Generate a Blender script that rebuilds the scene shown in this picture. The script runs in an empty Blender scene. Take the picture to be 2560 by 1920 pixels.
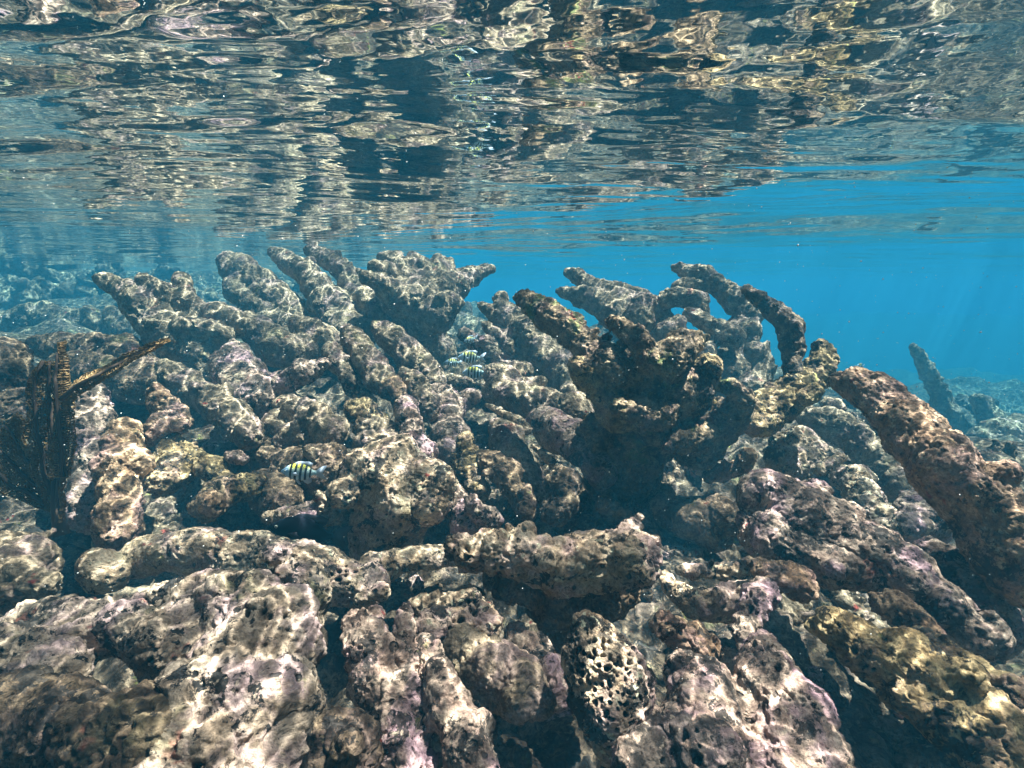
import bpy, bmesh, math, random
import numpy as np
from mathutils import Vector, Matrix, Quaternion
R = math.radians
random.seed(7); rng = np.random.default_rng(7)
sc = bpy.context.scene
COL = sc.collection

# ------------------------------------------------------------------ camera
F = 1280.0                       # focal length in pixels of a 2560 wide picture
HOR = 717.0                      # picture row of the horizon
PITCH = math.atan((960 - HOR) / F)
SURF = 0.20                      # height of the water surface above the camera
cam_d = bpy.data.cameras.new('camera'); cam = bpy.data.objects.new('camera', cam_d); COL.objects.link(cam)
cam_d.sensor_width = 36; cam_d.lens = 36 * F / 2560
cam_d.clip_start = 0.02; cam_d.clip_end = 500
cam.location = (0, 0, 0); cam.rotation_euler = (math.pi / 2 - PITCH, 0, 0)
sc.camera = cam

# ------------------------------------------------------------------ light
SUN_EL, SUN_AZ = R(68), R(76)    # azimuth clockwise from +Y: from the right, a little beyond
world = bpy.data.worlds.new('World'); sc.world = world; world.use_nodes = True
wn = world.node_tree; wn.nodes.clear()
sky = wn.nodes.new('ShaderNodeTexSky'); sky.sky_type = 'NISHITA'; sky.sun_disc = False
sky.sun_elevation = SUN_EL; sky.sun_rotation = SUN_AZ
bg = wn.nodes.new('ShaderNodeBackground'); bg.inputs['Strength'].default_value = 0.044
wo = wn.nodes.new('ShaderNodeOutputWorld')
wn.links.new(sky.outputs[0], bg.inputs[0]); wn.links.new(bg.outputs[0], wo.inputs[0])
sd = bpy.data.lights.new('sun', 'SUN'); sd.energy = 5.0; sd.angle = R(0.36); sd.color = (1.0, 0.885, 0.85)
sun = bpy.data.objects.new('sun', sd); COL.objects.link(sun)
dv = Vector((math.sin(SUN_AZ) * math.cos(SUN_EL), math.cos(SUN_AZ) * math.cos(SUN_EL), math.sin(SUN_EL)))
sun.rotation_euler = (-dv).to_track_quat('-Z', 'Y').to_euler(); sun.location = dv * 20
vs = sc.view_settings; vs.view_transform = 'Standard'; vs.look = 'None'; vs.gamma = 1; vs.exposure = 0.46
sc.cycles.use_denoising = True
sc.cycles.max_bounces = 7; sc.cycles.diffuse_bounces = 2; sc.cycles.glossy_bounces = 3
sc.cycles.volume_bounces = 1; sc.cycles.transparent_max_bounces = 8
sc.cycles.caustics_reflective = False; sc.cycles.caustics_refractive = False
sc.cycles.sample_clamp_indirect = 6

# ------------------------------------------------------------------ picture -> place
ZT = {'A': (1.0 / 0.8641, 0, 0), 'S': (1, 0, 0)}
for i, (x0, y0) in enumerate([(0, 560), (780, 560), (1560, 560), (0, 1170), (780, 1170), (1560, 1170)]):
    ZT['%d' % (i + 1)] = (1 / 2.212, x0, y0)
cp, sp = math.cos(PITCH), math.sin(PITCH)
def at(tag, x, y, z):
    s, x0, y0 = ZT[tag]
    u = (x * s + x0 - 1280) / F; v = -(y * s + y0 - 960) / F
    # camera axes: right +X, up (0, sp, cp), forward (0, cp, -sp)
    return np.array([u * z, z * cp + v * z * sp, -z * sp + v * z * cp])
def rad(tag, r, z): return 1.05 * r * ZT[tag][0] / F * z

# ------------------------------------------------------------------ noise
def _h(ix, iy, iz, k):
    n = (ix * 73856093) ^ (iy * 19349663) ^ (iz * 83492791) ^ (k * 2654435761 & 0xffffffff)
    n = n & 0xffffffff
    n = (n ^ (n >> 15)) * 0x2c1b3c6d & 0xffffffff
    n = (n ^ (n >> 12)) * 0x297a2d39 & 0xffffffff
    n = n ^ (n >> 15)
    return (n & 0xffffff).astype(np.float64) / 0xffffff
def noise(p, seed=0):            # value noise, -1..1
    i = np.floor(p).astype(np.int64); f = p - i; f = f * f * f * (f * (f * 6 - 15) + 10)
    out = 0
    for dx in (0, 1):
        wx = f[:, 0] if dx else 1 - f[:, 0]
        for dy in (0, 1):
            wy = f[:, 1] if dy else 1 - f[:, 1]
            for dz in (0, 1):
                wz = f[:, 2] if dz else 1 - f[:, 2]
                out = out + wx * wy * wz * _h(i[:, 0] + dx, i[:, 1] + dy, i[:, 2] + dz, seed)
    return out * 2 - 1
ROT = np.array([[0.0, 0.8, 0.6], [-0.8, 0.36, -0.48], [-0.6, -0.48, 0.64]])
def fbm(p, octs=3, seed=0, gain=0.5):
    o = 0; a = 1.0; t = 0
    for k in range(octs):
        o = o + a * noise(p, seed + k); t += a; a *= gain; p = p @ ROT * 2.03 + 11.3
    return o / t
def worley(p, seed=0):           # distance to nearest jittered cell point (approx., 8 cells)
    b = np.floor(p - 0.5).astype(np.int64); best = np.full(len(p), 9.0)
    for dx in (0, 1):
        for dy in (0, 1):
            for dz in (0, 1):
                c = b + np.array([dx, dy, dz])
                q = np.stack([_h(c[:, 0], c[:, 1], c[:, 2], seed + j) for j in (1, 2, 3)], 1) * 0.8 + 0.1
                best = np.minimum(best, np.linalg.norm(c + q - p, axis=1))
    return best

# ------------------------------------------------------------------ materials
def N(nt, t, **kw):
    n = nt.nodes.new(t)
    for k, v in kw.items():
        if k in n.inputs: n.inputs[k].default_value = v
        else: setattr(n, k, v)
    return n
def ramp(nt, pts, src):
    r = nt.nodes.new('ShaderNodeValToRGB'); e = r.color_ramp.elements
    while len(e) < len(pts): e.new(0.5)
    for el, (p, c) in zip(e, pts):
        el.position = p; el.color = tuple(c) + (1,) if not isinstance(c, (int, float)) else (c, c, c, 1)
    nt.links.new(src, r.inputs[0]); return r.outputs[0]
def mixc(nt, fac, a, b, mode='MIX'):
    m = nt.nodes.new('ShaderNodeMix'); m.data_type = 'RGBA'; m.blend_type = mode
    for s, v in ((m.inputs[0], fac), (m.inputs[6], a), (m.inputs[7], b)):
        if isinstance(v, (int, float)): s.default_value = v
        elif isinstance(v, tuple): s.default_value = v + (1,) if len(v) == 3 else v
        else: nt.links.new(v, s)
    return m.outputs[2]
def tex(nt, vec, scale, detail=4, rough=0.6, off=0, dist=0):
    mp = nt.nodes.new('ShaderNodeMapping'); mp.inputs['Location'].default_value = (off, off * 1.7, off * .6)
    nt.links.new(vec, mp.inputs[0])
    n = N(nt, 'ShaderNodeTexNoise', Scale=scale, Detail=detail, Roughness=rough, Distortion=dist)
    nt.links.new(mp.outputs[0], n.inputs['Vector']); return n.outputs[0]
def vor(nt, vec, scale, feature='F1', rand=1.0):
    n = N(nt, 'ShaderNodeTexVoronoi', feature=feature, Scale=scale, Randomness=rand)
    nt.links.new(vec, n.inputs['Vector']); return n.outputs['Distance']
def rock_mat(name, pale, mid, brown, tint, tint_amt=.5, dark=.35, pits=.5, s=1.0, spots=(.02, .018, .015), green=0.25):
    warm = lambda q: (min(.9, q[0] * 1.08), q[1] * .98, q[2] * .84)
    pale, mid, brown = warm(pale), warm(mid), warm(brown); tint = (tint[0] * 1.08, tint[1] * .92, tint[2] * 1.0)
    m = bpy.data.materials.new(name); m.use_nodes = True; nt = m.node_tree; nt.nodes.clear()
    tc = nt.nodes.new('ShaderNodeTexCoord'); v0 = tc.outputs['Object']
    # warp the coordinates a little so that nothing looks like a plain cell pattern
    wnz = N(nt, 'ShaderNodeTexNoise', Scale=26 * s, Detail=2); nt.links.new(v0, wnz.inputs['Vector'])
    sub = N(nt, 'ShaderNodeVectorMath', operation='MULTIPLY_ADD')
    nt.links.new(wnz.outputs[1], sub.inputs[0]); sub.inputs[1].default_value = (.022 / s,) * 3; nt.links.new(v0, sub.inputs[2])
    v = sub.outputs[0]
    c = ramp(nt, [(.30, brown), (.46, mid), (.62, pale), (.80, tuple(min(.85, x * 1.45) for x in pale))], tex(nt, v, 34 * s, 6, .68))
    c = mixc(nt, ramp(nt, [(.50, 0.0), (.62, tint_amt)], tex(nt, v, 15 * s, 4, .6, 3)), c, tint)                 # coralline crusts
    c = mixc(nt, ramp(nt, [(.58, 0.0), (.68, green)], tex(nt, v, 11 * s, 5, .65, 7)), c, (.13, .17, .045))       # algae film
    c = mixc(nt, ramp(nt, [(.66, 0.0), (.71, .75)], tex(nt, v, 17 * s, 4, .6, 13)), c, (.20, .060, .035))         # rusty sponge
    c = mixc(nt, ramp(nt, [(.56, 0.0), (.575, dark)], tex(nt, v, 20 * s, 6, .74, 19)), c, spots)                   # dark turf
    c = mixc(nt, ramp(nt, [(.555, 0.0), (.58, dark * .92)], tex(nt, v, 8.5 * s, 7, .75, 61)), c, tuple(x * 1.6 for x in spots))   # wide turf patches
    c = mixc(nt, ramp(nt, [(.70, 0.0), (.74, .8)], tex(nt, v, 24 * s, 3, .6, 77)), c, (.30, .035, .03))                      # scarlet sponge
    c = mixc(nt, ramp(nt, [(.66, 0.0), (.74, .7 * min(1, green * 2))], tex(nt, v, 19 * s, 4, .65, 83)), c, (.34, .38, .06))            # bright algae
    pit = vor(nt, v, 70 * s)
    pm = mixc(nt, 1.0, ramp(nt, [(.16, 1.0), (.26, 0.0)], pit), ramp(nt, [(.47, 0.0), (.56, pits)], tex(nt, v, 13 * s, 3, .5, 29)), 'MULTIPLY')
    c = mixc(nt, pm, c, spots)
    c = mixc(nt, ramp(nt, [(.60, 0.0), (.645, .85 * dark)], tex(nt, v, 75 * s, 4, .7, 41)), c, spots)            # small black flecks
    c = mixc(nt, ramp(nt, [(.62, 0.0), (.67, .55)], tex(nt, v, 95 * s, 3, .6, 53)), c, tuple(min(.8, x * 1.5) for x in pale))  # bare white flecks
    pa = nt.nodes.new('ShaderNodeAttribute'); pa.attribute_name = 'pit'     # darkens the colour inside the bored holes
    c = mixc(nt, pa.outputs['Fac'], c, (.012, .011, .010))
    c = mixc(nt, 1.0, c, ramp(nt, [(.30, .35), (.5, .95), (.70, 1.5)], tex(nt, v, 260 * s, 4, .75, 5)), 'MULTIPLY')
    b = N(nt, 'ShaderNodeBsdfPrincipled', Roughness=.85); b.inputs['Specular IOR Level'].default_value = .25
    nt.links.new(c, b.inputs['Base Color'])
    h1 = tex(nt, v, 120 * s, 6, .72, 2); h2 = vor(nt, v, 150 * s)
    ad = N(nt, 'ShaderNodeMath', operation='MULTIPLY_ADD'); nt.links.new(h2, ad.inputs[0]); ad.inputs[1].default_value = .45; nt.links.new(h1, ad.inputs[2])
    a2 = N(nt, 'ShaderNodeMath', operation='MULTIPLY_ADD'); nt.links.new(pm, a2.inputs[0]); a2.inputs[1].default_value = -1.2; nt.links.new(ad.outputs[0], a2.inputs[2])
    bu = N(nt, 'ShaderNodeBump', Strength=.9, Distance=.006 / s); nt.links.new(a2.outputs[0], bu.inputs['Height'])
    nt.links.new(bu.outputs[0], b.inputs['Normal'])
    o = nt.nodes.new('ShaderNodeOutputMaterial'); nt.links.new(b.outputs[0], o.inputs[0])
    return m
M = {}
M['grey']  = rock_mat('grey_coral_rock', (.44, .37, .28), (.21, .17, .12), (.075, .052, .034), (.30, .23, .21), .5)
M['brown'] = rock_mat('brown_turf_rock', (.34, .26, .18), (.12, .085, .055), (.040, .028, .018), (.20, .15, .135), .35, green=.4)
M['pale']  = rock_mat('pale_crusted_rock', (.62, .53, .41), (.36, .28, .20), (.11, .075, .045), (.45, .35, .33), .5, dark=.95, pits=.9)
M['mauve'] = rock_mat('mauve_crusted_rock', (.52, .43, .36), (.28, .21, .18), (.09, .062, .045), (.41, .30, .32), .65, dark=.9, pits=.8)
M['gold']  = rock_mat('golden_algae_rock', (.50, .41, .24), (.20, .15, .075), (.055, .04, .02), (.38, .29, .22), .45, dark=.95, green=.35)
M['rust']  = rock_mat('rusty_brown_rock', (.52, .39, .27), (.25, .165, .105), (.07, .042, .025), (.42, .30, .26), .5, dark=.75)
M['pink']  = rock_mat('pink_brown_rock', (.58, .43, .31), (.30, .20, .135), (.09, .06, .038), (.42, .32, .28), .4, dark=.75, green=.1)
M['mass']  = rock_mat('olive_brown_turf_rock', (.36, .29, .20), (.17, .13, .085), (.06, .042, .028), (.26, .19, .17), .4, dark=.6, green=1.0)
M['slab']  = rock_mat('mottled_grey_slab', (.46, .40, .33), (.26, .215, .17), (.085, .065, .045), (.36, .29, .29), .5, dark=1.0, pits=.9, green=.4)
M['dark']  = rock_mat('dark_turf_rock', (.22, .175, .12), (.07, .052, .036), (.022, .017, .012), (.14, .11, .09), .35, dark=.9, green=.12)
M['bed']   = rock_mat('seabed_rubble', (.28, .23, .17), (.09, .07, .05), (.03, .024, .018), (.13, .10, .09), .35, dark=.9, green=.4)

def simple_mat(name, col, rough=.6, spec=.4):
    m = bpy.data.materials.new(name); m.use_nodes = True
    b = m.node_tree.nodes['Principled BSDF']; b.inputs['Base Color'].default_value = tuple(col) + (1,)
    b.inputs['Roughness'].default_value = rough; b.inputs['Specular IOR Level'].default_value = spec
    return m

# ------------------------------------------------------------------ object helpers
def tag(o, label=None, cat=None, group=None, kind=None):
    if label: o['label'] = label
    if cat: o['category'] = cat
    if group: o['group'] = group
    if kind: o['kind'] = kind
    return o
def empty(name, loc):
    o = bpy.data.objects.new(name, None); COL.objects.link(o); o.location = loc; o.empty_display_size = .05; return o
def mesh_obj(name, V, Fc, mat, parent=None, loc=(0, 0, 0), smooth=True, pit=None):
    me = bpy.data.meshes.new(name)
    V = np.asarray(V, dtype=np.float32); Fc = [np.asarray(f, dtype=np.int32) for f in (Fc if isinstance(Fc, (list, tuple)) else [Fc])]
    if len(Fc) == 1 and Fc[0].ndim == 2:
        A = Fc[0]; n, k = A.shape
        me.vertices.add(len(V)); me.vertices.foreach_set('co', V.ravel())
        me.loops.add(n * k); me.loops.foreach_set('vertex_index', A.ravel())
        me.polygons.add(n); me.polygons.foreach_set('loop_start', np.arange(0, n * k, k, dtype=np.int32))
        me.polygons.foreach_set('loop_total', np.full(n, k, dtype=np.int32))
    else:
        me.from_pydata([tuple(map(float, v)) for v in V], [], [tuple(int(i) for i in f) for f in Fc])
    me.update(calc_edges=True); me.validate()
    if smooth: me.polygons.foreach_set('use_smooth', np.ones(len(me.polygons), dtype=bool))
    if mat: me.materials.append(mat)
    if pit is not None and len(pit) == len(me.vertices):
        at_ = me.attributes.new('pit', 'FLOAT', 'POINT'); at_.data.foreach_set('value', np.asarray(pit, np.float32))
    o = bpy.data.objects.new(name, me); COL.objects.link(o)
    if parent: o.parent = parent
    else: o.location = loc
    return o

# unit icosphere used as a brick for the voxel union
_bm = bmesh.new(); bmesh.ops.create_icosphere(_bm, subdivisions=3, radius=1)
ICO_V = np.array([v.co[:] for v in _bm.verts]); ICO_F = np.array([[v.index for v in f.verts] for f in _bm.faces]); _bm.free()

def union_mesh(centres, radii, voxel, smooth_it=6):
    V = []; Fc = []; n = 0
    for c, r in zip(centres, radii):
        V.append(ICO_V * r + c); Fc.append(ICO_F + n); n += len(ICO_V)
    me = bpy.data.meshes.new('tmp')
    V = np.concatenate(V).astype(np.float32); A = np.concatenate(Fc).astype(np.int32)
    me.vertices.add(len(V)); me.vertices.foreach_set('co', V.ravel())
    me.loops.add(A.size); me.loops.foreach_set('vertex_index', A.ravel())
    me.polygons.add(len(A)); me.polygons.foreach_set('loop_start', np.arange(0, A.size, 3, dtype=np.int32))
    me.polygons.foreach_set('loop_total', np.full(len(A), 3, dtype=np.int32)); me.update(calc_edges=True)
    ob = bpy.data.objects.new('tmp', me); COL.objects.link(ob)
    rm = ob.modifiers.new('r', 'REMESH'); rm.mode = 'VOXEL'; rm.voxel_size = voxel
    if smooth_it:
        sm = ob.modifiers.new('s', 'SMOOTH'); sm.factor = .5; sm.iterations = smooth_it
    dg = bpy.context.evaluated_depsgraph_get()
    ev = ob.evaluated_get(dg); m2 = ev.to_mesh()
    nv = len(m2.vertices); co = np.empty(nv * 3, np.float32); m2.vertices.foreach_get('co', co)
    nf = len(m2.polygons); lt = np.empty(nf, np.int32); m2.polygons.foreach_get('loop_total', lt)
    li = np.empty(len(m2.loops), np.int32); m2.loops.foreach_get('vertex_index', li)
    ev.to_mesh_clear(); bpy.data.objects.remove(ob); bpy.data.meshes.remove(me)
    if (lt == 4).all(): Q = li.reshape(-1, 4)
    else:
        st = np.concatenate([[0], np.cumsum(lt)[:-1]]); q = st[lt == 4]
        Q = np.stack([li[q + k] for k in range(4)], 1)
        t = st[lt == 3]
        if len(t): Q = np.concatenate([Q, np.stack([li[t], li[t + 1], li[t + 2], li[t + 2]], 1)])
    return co.reshape(-1, 3).astype(np.float64), Q
def vnormals(V, Q):
    n = np.cross(V[Q[:, 2]] - V[Q[:, 0]], V[Q[:, 3]] - V[Q[:, 1]])
    o = np.zeros_like(V)
    for k in range(4): np.add.at(o, Q[:, k], n)
    return o / np.maximum(np.linalg.norm(o, axis=1, keepdims=True), 1e-12)

def roughen(V, Q, lr, amp, seed, px, pits=0.0, honey=None):
    """lr: local limb radius per vertex; px: size of one picture pixel there."""
    n = vnormals(V, Q); P = V + seed * 3.17
    big = amp; amp = amp * .9 * min(1.0, max(.85, px / .0022))
    w = min(.07, max(.02, float(np.median(lr)) * 1.4))
    d = fbm(P / w, 2, seed) * .30 * lr * min(1.0, big + .2)
    lump = 1 - worley(P / (w * .42) + fbm(P / (w * .4), 2, seed + 5)[:, None] * .35, seed + 9)
    d += (lump - .58) * .20 * np.minimum(lr, .03) * amp
    d += fbm(P / .011, 3, seed + 20, .6) * .0042 * amp
    ridg = 1 - np.abs(fbm(P / .024, 3, seed + 30, .6)) * 3
    d -= np.clip(ridg, 0, 1) ** 2 * .0045 * amp
    if px < .0022: d += fbm(P / .0045, 3, seed + 40, .65) * .0020
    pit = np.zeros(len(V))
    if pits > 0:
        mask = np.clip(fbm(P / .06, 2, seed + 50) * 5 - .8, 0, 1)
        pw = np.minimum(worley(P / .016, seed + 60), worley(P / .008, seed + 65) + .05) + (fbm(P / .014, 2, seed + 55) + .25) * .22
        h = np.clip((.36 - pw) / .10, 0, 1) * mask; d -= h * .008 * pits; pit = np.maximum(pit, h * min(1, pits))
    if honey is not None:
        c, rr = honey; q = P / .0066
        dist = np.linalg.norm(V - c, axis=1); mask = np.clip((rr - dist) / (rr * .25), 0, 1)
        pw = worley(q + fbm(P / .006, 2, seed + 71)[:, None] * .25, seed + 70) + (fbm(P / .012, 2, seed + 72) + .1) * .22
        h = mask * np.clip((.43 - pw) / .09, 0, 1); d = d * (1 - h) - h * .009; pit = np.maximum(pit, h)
    return V + n * d[:, None], pit

GROUND = []          # points the sea bed passes through (x, y, z)
def stations(tg, limb, jit, seed):
    rs = np.random.default_rng(seed); z0, z1, pts = limb[1], limb[2], limb[3]
    n = len(pts); C = []; Rr = []
    W = [at(tg, x, y, z0 + (z1 - z0) * (i / max(1, n - 1))) for i, (x, y, r) in enumerate(pts)]
    Q = [rad(tg, r, z0 + (z1 - z0) * (i / max(1, n - 1))) for i, (x, y, r) in enumerate(pts)]
    if n == 1: return np.array(W), np.array(Q)
    for i in range(n - 1):
        L = np.linalg.norm(W[i + 1] - W[i]); m = max(1, int(math.ceil(L / (.38 * min(Q[i], Q[i + 1])))))
        m = min(m, 14)
        for k in range(m + (i == n - 2)):
            t = k / m; C.append(W[i] * (1 - t) + W[i + 1] * t); Rr.append(Q[i] * (1 - t) + Q[i + 1] * t)
    C = np.array(C); Rr = np.array(Rr)
    C = C + rs.normal(0, jit, C.shape) * Rr[:, None] * .55; Rr = Rr * (1 + rs.normal(0, jit, len(Rr)) * .6)
    return C, Rr

_seed = [10]
def coral(tg, name, label, cat, mat, limbs, amp=1.0, jit=.14, pits=.5, knobs=.5, group=None, sink=1.3, mats=None, honey=None, vox=1.25, ground=True):
    """one coral or rock: every limb is (part name, depth at first point, depth at last point, [(x, y, radius), ...])"""
    _seed[0] += 1; seed = _seed[0]; rs = np.random.default_rng(seed)
    Cs = []; Rs = []; Ls = []
    for li, lb in enumerate(limbs):
        C, Q = stations(tg, lb, jit, seed * 100 + li)
        # stubby side knobs
        extraC = []; extraR = []
        for c, r in zip(C, Q):
            if rs.random() < knobs * .3:
                d = rs.normal(size=3); d[2] = abs(d[2]) * .7; d /= np.linalg.norm(d)
                q = r * rs.uniform(.28, .5)
                for t in (.75, 1.0, 1.0 + rs.uniform(0, .25)): extraC.append(c + d * r * t); extraR.append(q * (1.15 - .3 * (t - .75) / .5))
        if extraC: C = np.concatenate([C, extraC]); Q = np.concatenate([Q, extraR])
        Cs.append(C); Rs.append(Q); Ls.append(np.full(len(C), li))
    C = np.concatenate(Cs); Q = np.concatenate(Rs); L = np.concatenate(Ls)
    zmean = float(np.mean([ (l[1] + l[2]) / 2 for l in limbs])); px = zmean / 512
    V, Fq = union_mesh(C, Q, max(.0006 if honey else .0011, px * vox * (.62 if honey else 1)), 7)
    # nearest station for radius and part
    idx = np.empty(len(V), np.int32)
    for s in range(0, len(V), 20000):
        D = np.linalg.norm(V[s:s + 20000, None, :] - C[None], axis=2) - Q[None]; idx[s:s + 20000] = D.argmin(1)
    lr = Q[idx]; lr = np.minimum(lr, .07)
    hon = None
    if honey: hon = (at(tg, *honey[:3]), rad(tg, honey[3], honey[2]))
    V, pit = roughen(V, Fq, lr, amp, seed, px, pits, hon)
    base = C[np.argmin(C[:, 2] - Q)].copy(); base[2] -= Q[np.argmin(C[:, 2] - Q)]
    if ground:
        for c_, q_ in zip(Cs, Rs):
            k = np.argmin(c_[:, 2] - q_ * .3); GROUND.append((c_[k, 0], c_[k, 1], c_[k, 2] - q_[k] * sink - .03))
    if len(limbs) == 1:
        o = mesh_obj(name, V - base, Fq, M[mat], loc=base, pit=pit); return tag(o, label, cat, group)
    root = tag(empty(name, base), label, cat, group)
    fl = L[idx[Fq[:, 0]]]
    for li, lb in enumerate(limbs):
        fs = Fq[fl == li]
        if len(fs) < 4: continue
        u, inv = np.unique(fs, return_inverse=True)
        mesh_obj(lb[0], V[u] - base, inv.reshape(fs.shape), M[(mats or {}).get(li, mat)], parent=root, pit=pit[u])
    return root

# ------------------------------------------------------------------ the corals, back to front
B = 'branch'; K = 'knob'; T = 'trunk'
exec_list = []
# far, in the haze
coral('3', 'coral_branch', 'hazy upright coral finger alone in the blue water at far right', 'coral', 'grey',
      [(B, 3.3, 3.4, [(1600, 680, 24), (1650, 750, 34), (1700, 850, 38), (1745, 960, 42), (1800, 1060, 52), (1840, 1150, 60)])], vox=.9)
coral('3', 'coral_stump', 'short hazy coral stump right of the far upright finger', 'coral', 'grey',
      [(B, 3.3, 3.3, [(1950, 965, 34), (2000, 1020, 48), (2060, 1100, 62), (2080, 1190, 70)])], vox=.9)
coral('3', 'coral_mound', 'pale hazy coral mound at the right edge behind the big branch', 'coral', 'grey',
      [(T, 2.7, 2.7, [(1960, 1180, 70), (2100, 1170, 90), (2230, 1150, 90), (2350, 1230, 120)]), (B, 2.5, 2.6, [(2000, 1260, 70), (2150, 1300, 100), (2300, 1380, 120)])])
coral('3', 'coral_mound', 'small hazy mound seen under the bent dark finger', 'coral', 'grey',
      [(T, 3.4, 3.4, [(860, 850, 55), (830, 900, 80), (900, 960, 110)])], vox=.9)
coral('2', 'coral_mound', 'pale blue hazy mound in the gap behind the striped fish', 'coral', 'grey',
      [(T, 3.8, 3.6, [(820, 510, 40), (770, 570, 70), (860, 590, 90), (930, 640, 100)]), (K, 3.6, 3.5, [(700, 590, 40), (740, 640, 70)])], vox=.9)
coral('1', 'coral_mound', 'low hazy coral lumps far behind the sea fan', 'coral', 'brown',
      [(T, 3.3, 3.3, [(60, 560, 80), (200, 520, 80), (330, 540, 90), (460, 560, 90)]), (K, 3.2, 3.2, [(490, 480, 35), (510, 530, 50)]), (K, 3.1, 3.1, [(620, 500, 50), (690, 560, 80), (620, 600, 70)])])

# against the surface
coral('1', 'elkhorn_coral', 'brown coral branch with a blunt tip reaching up left above the sea fan', 'coral', 'grey',
      [(B, 1.75, 1.6, [(548, 300, 36), (640, 335, 50), (735, 400, 72), (820, 490, 96), (930, 590, 115), (1060, 690, 125), (1180, 770, 115), (1260, 850, 100)]),
       (K, 1.7, 1.7, [(790, 310, 40), (860, 345, 46), (940, 420, 62)]),
       (K, 1.75, 1.7, [(1005, 305, 44), (1015, 370, 44), (1055, 440, 62)]),
       (B, 1.75, 1.65, [(900, 430, 60), (1010, 460, 66), (1110, 500, 66), (1240, 520, 70), (1330, 560, 60)]),
       (B, 1.6, 1.6, [(1000, 560, 60), (1120, 580, 60), (1240, 620, 60)])], knobs=.7)
coral('1', 'elkhorn_coral', 'broad blunt coral branch leaning left just under the surface', 'coral', 'grey',
      [(B, 2.25, 2.1, [(1268, 222, 55), (1340, 265, 80), (1430, 340, 88), (1510, 430, 98), (1580, 520, 100), (1650, 620, 100)]),
       (B, 2.15, 2.1, [(1262, 320, 34), (1310, 380, 52), (1400, 450, 70), (1500, 530, 80)]),
       (K, 2.2, 2.15, [(1590, 400, 40), (1640, 440, 44), (1650, 500, 44)])])
coral('1', 'elkhorn_coral', 'pair of long slanting coral branches whose tips touch the water surface', 'coral', 'grey',
      [(B, 2.35, 2.05, [(1515, 155, 34), (1590, 200, 52), (1680, 265, 68), (1740, 340, 78), (1800, 430, 92), (1880, 520, 110), (1960, 600, 110)]),
       (B, 2.4, 2.1, [(1715, 148, 36), (1800, 180, 46), (1890, 250, 58), (1960, 340, 74), (2030, 430, 88), (2120, 520, 100)])], knobs=.6)
coral('2', 'elkhorn_coral', 'dark flaring coral shaped like an inverted cone against the surface', 'coral', 'grey',
      [(T, 2.05, 2.25, [(560, 420, 130), (560, 520, 140), (600, 620, 130), (660, 720, 120), (720, 820, 110), (760, 900, 100)]),
       (B, 1.85, 2.05, [(285, 285, 36), (360, 320, 52), (450, 380, 80), (520, 440, 110)]),
       (B, 1.95, 2.1, [(345, 238, 38), (430, 270, 55), (500, 340, 80)]),
       (B, 2.25, 2.15, [(400, 190, 40), (470, 210, 50), (540, 300, 80)]),
       (B, 2.2, 2.15, [(560, 195, 46), (600, 270, 70), (620, 360, 100)]),
       (B, 2.3, 2.15, [(700, 225, 46), (720, 300, 80), (700, 400, 110)]),
       (B, 2.35, 2.15, [(995, 248, 18), (930, 265, 34), (870, 290, 54), (800, 330, 80), (740, 400, 100)]),
       (K, 2.0, 2.0, [(815, 430, 34), (760, 440, 60), (680, 500, 100)])], knobs=.7)
coral('2', 'elkhorn_coral', 'forked coral branch pointing up left in front of open blue water', 'coral', 'grey',
      [(B, 2.1, 1.9, [(1412, 262, 24), (1480, 300, 42), (1580, 370, 56), (1700, 440, 76), (1850, 520, 95), (1950, 600, 110)]),
       (B, 2.05, 1.9, [(1368, 372, 24), (1440, 390, 48), (1560, 430, 66), (1680, 490, 86), (1800, 560, 100)]),
       (K, 2.1, 1.95, [(1675, 332, 20), (1745, 372, 34), (1830, 425, 58), (1900, 500, 70)])], knobs=.4)
coral('3', 'elkhorn_coral', 'arched grey coral with a window of blue water through it', 'coral', 'grey',
      [(B, 1.95, 1.75, [(282, 242, 22), (350, 262, 40), (440, 280, 56), (530, 350, 62), (620, 420, 70), (690, 495, 74), (665, 590, 80), (620, 690, 90), (600, 800, 110), (560, 900, 120)]),
       (B, 1.9, 1.9, [(300, 340, 36), (380, 340, 46), (470, 320, 46)]),
       (B, 1.85, 1.8, [(220, 420, 38), (310, 400, 52), (400, 430, 60), (430, 500, 50)]),
       (B, 1.75, 1.7, [(360, 505, 36), (430, 540, 48), (520, 590, 58), (600, 640, 70)]),
       (B, 1.7, 1.7, [(300, 540, 40), (250, 600, 60), (330, 680, 90), (450, 720, 90)]),
       (K, 1.65, 1.6, [(735, 700, 56), (785, 760, 44), (760, 850, 60), (700, 910, 80)]),
       (K, 1.7, 1.7, [(130, 420, 48), (90, 480, 60), (60, 560, 80)])], knobs=.8)
coral('2', 'elkhorn_coral', 'ribbed grey coral column with stubby tips left of the dark pointed one', 'coral', 'grey',
      [(B, 1.95, 1.65, [(1100, 490, 56), (1130, 550, 90), (1210, 630, 105), (1310, 730, 105), (1400, 840, 100), (1480, 950, 90)]),
       (K, 1.95, 1.9, [(935, 445, 26), (985, 480, 32), (1050, 540, 50)]),
       (K, 1.95, 1.9, [(1045, 415, 36), (1040, 460, 38), (1080, 520, 50)]),
       (B, 1.85, 1.8, [(965, 565, 30), (1020, 620, 46), (1100, 700, 70), (1180, 790, 80)])])
coral('1', 'coral_boulder', 'rounded shadowed coral block below the slanting pair of branches', 'coral', 'grey',
      [(T, 1.8, 1.75, [(1650, 545, 45), (1720, 600, 80), (1790, 640, 80), (1700, 680, 80)]), (K, 1.75, 1.7, [(1370, 545, 52), (1440, 600, 88), (1540, 680, 84), (1640, 730, 84)])])

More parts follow.
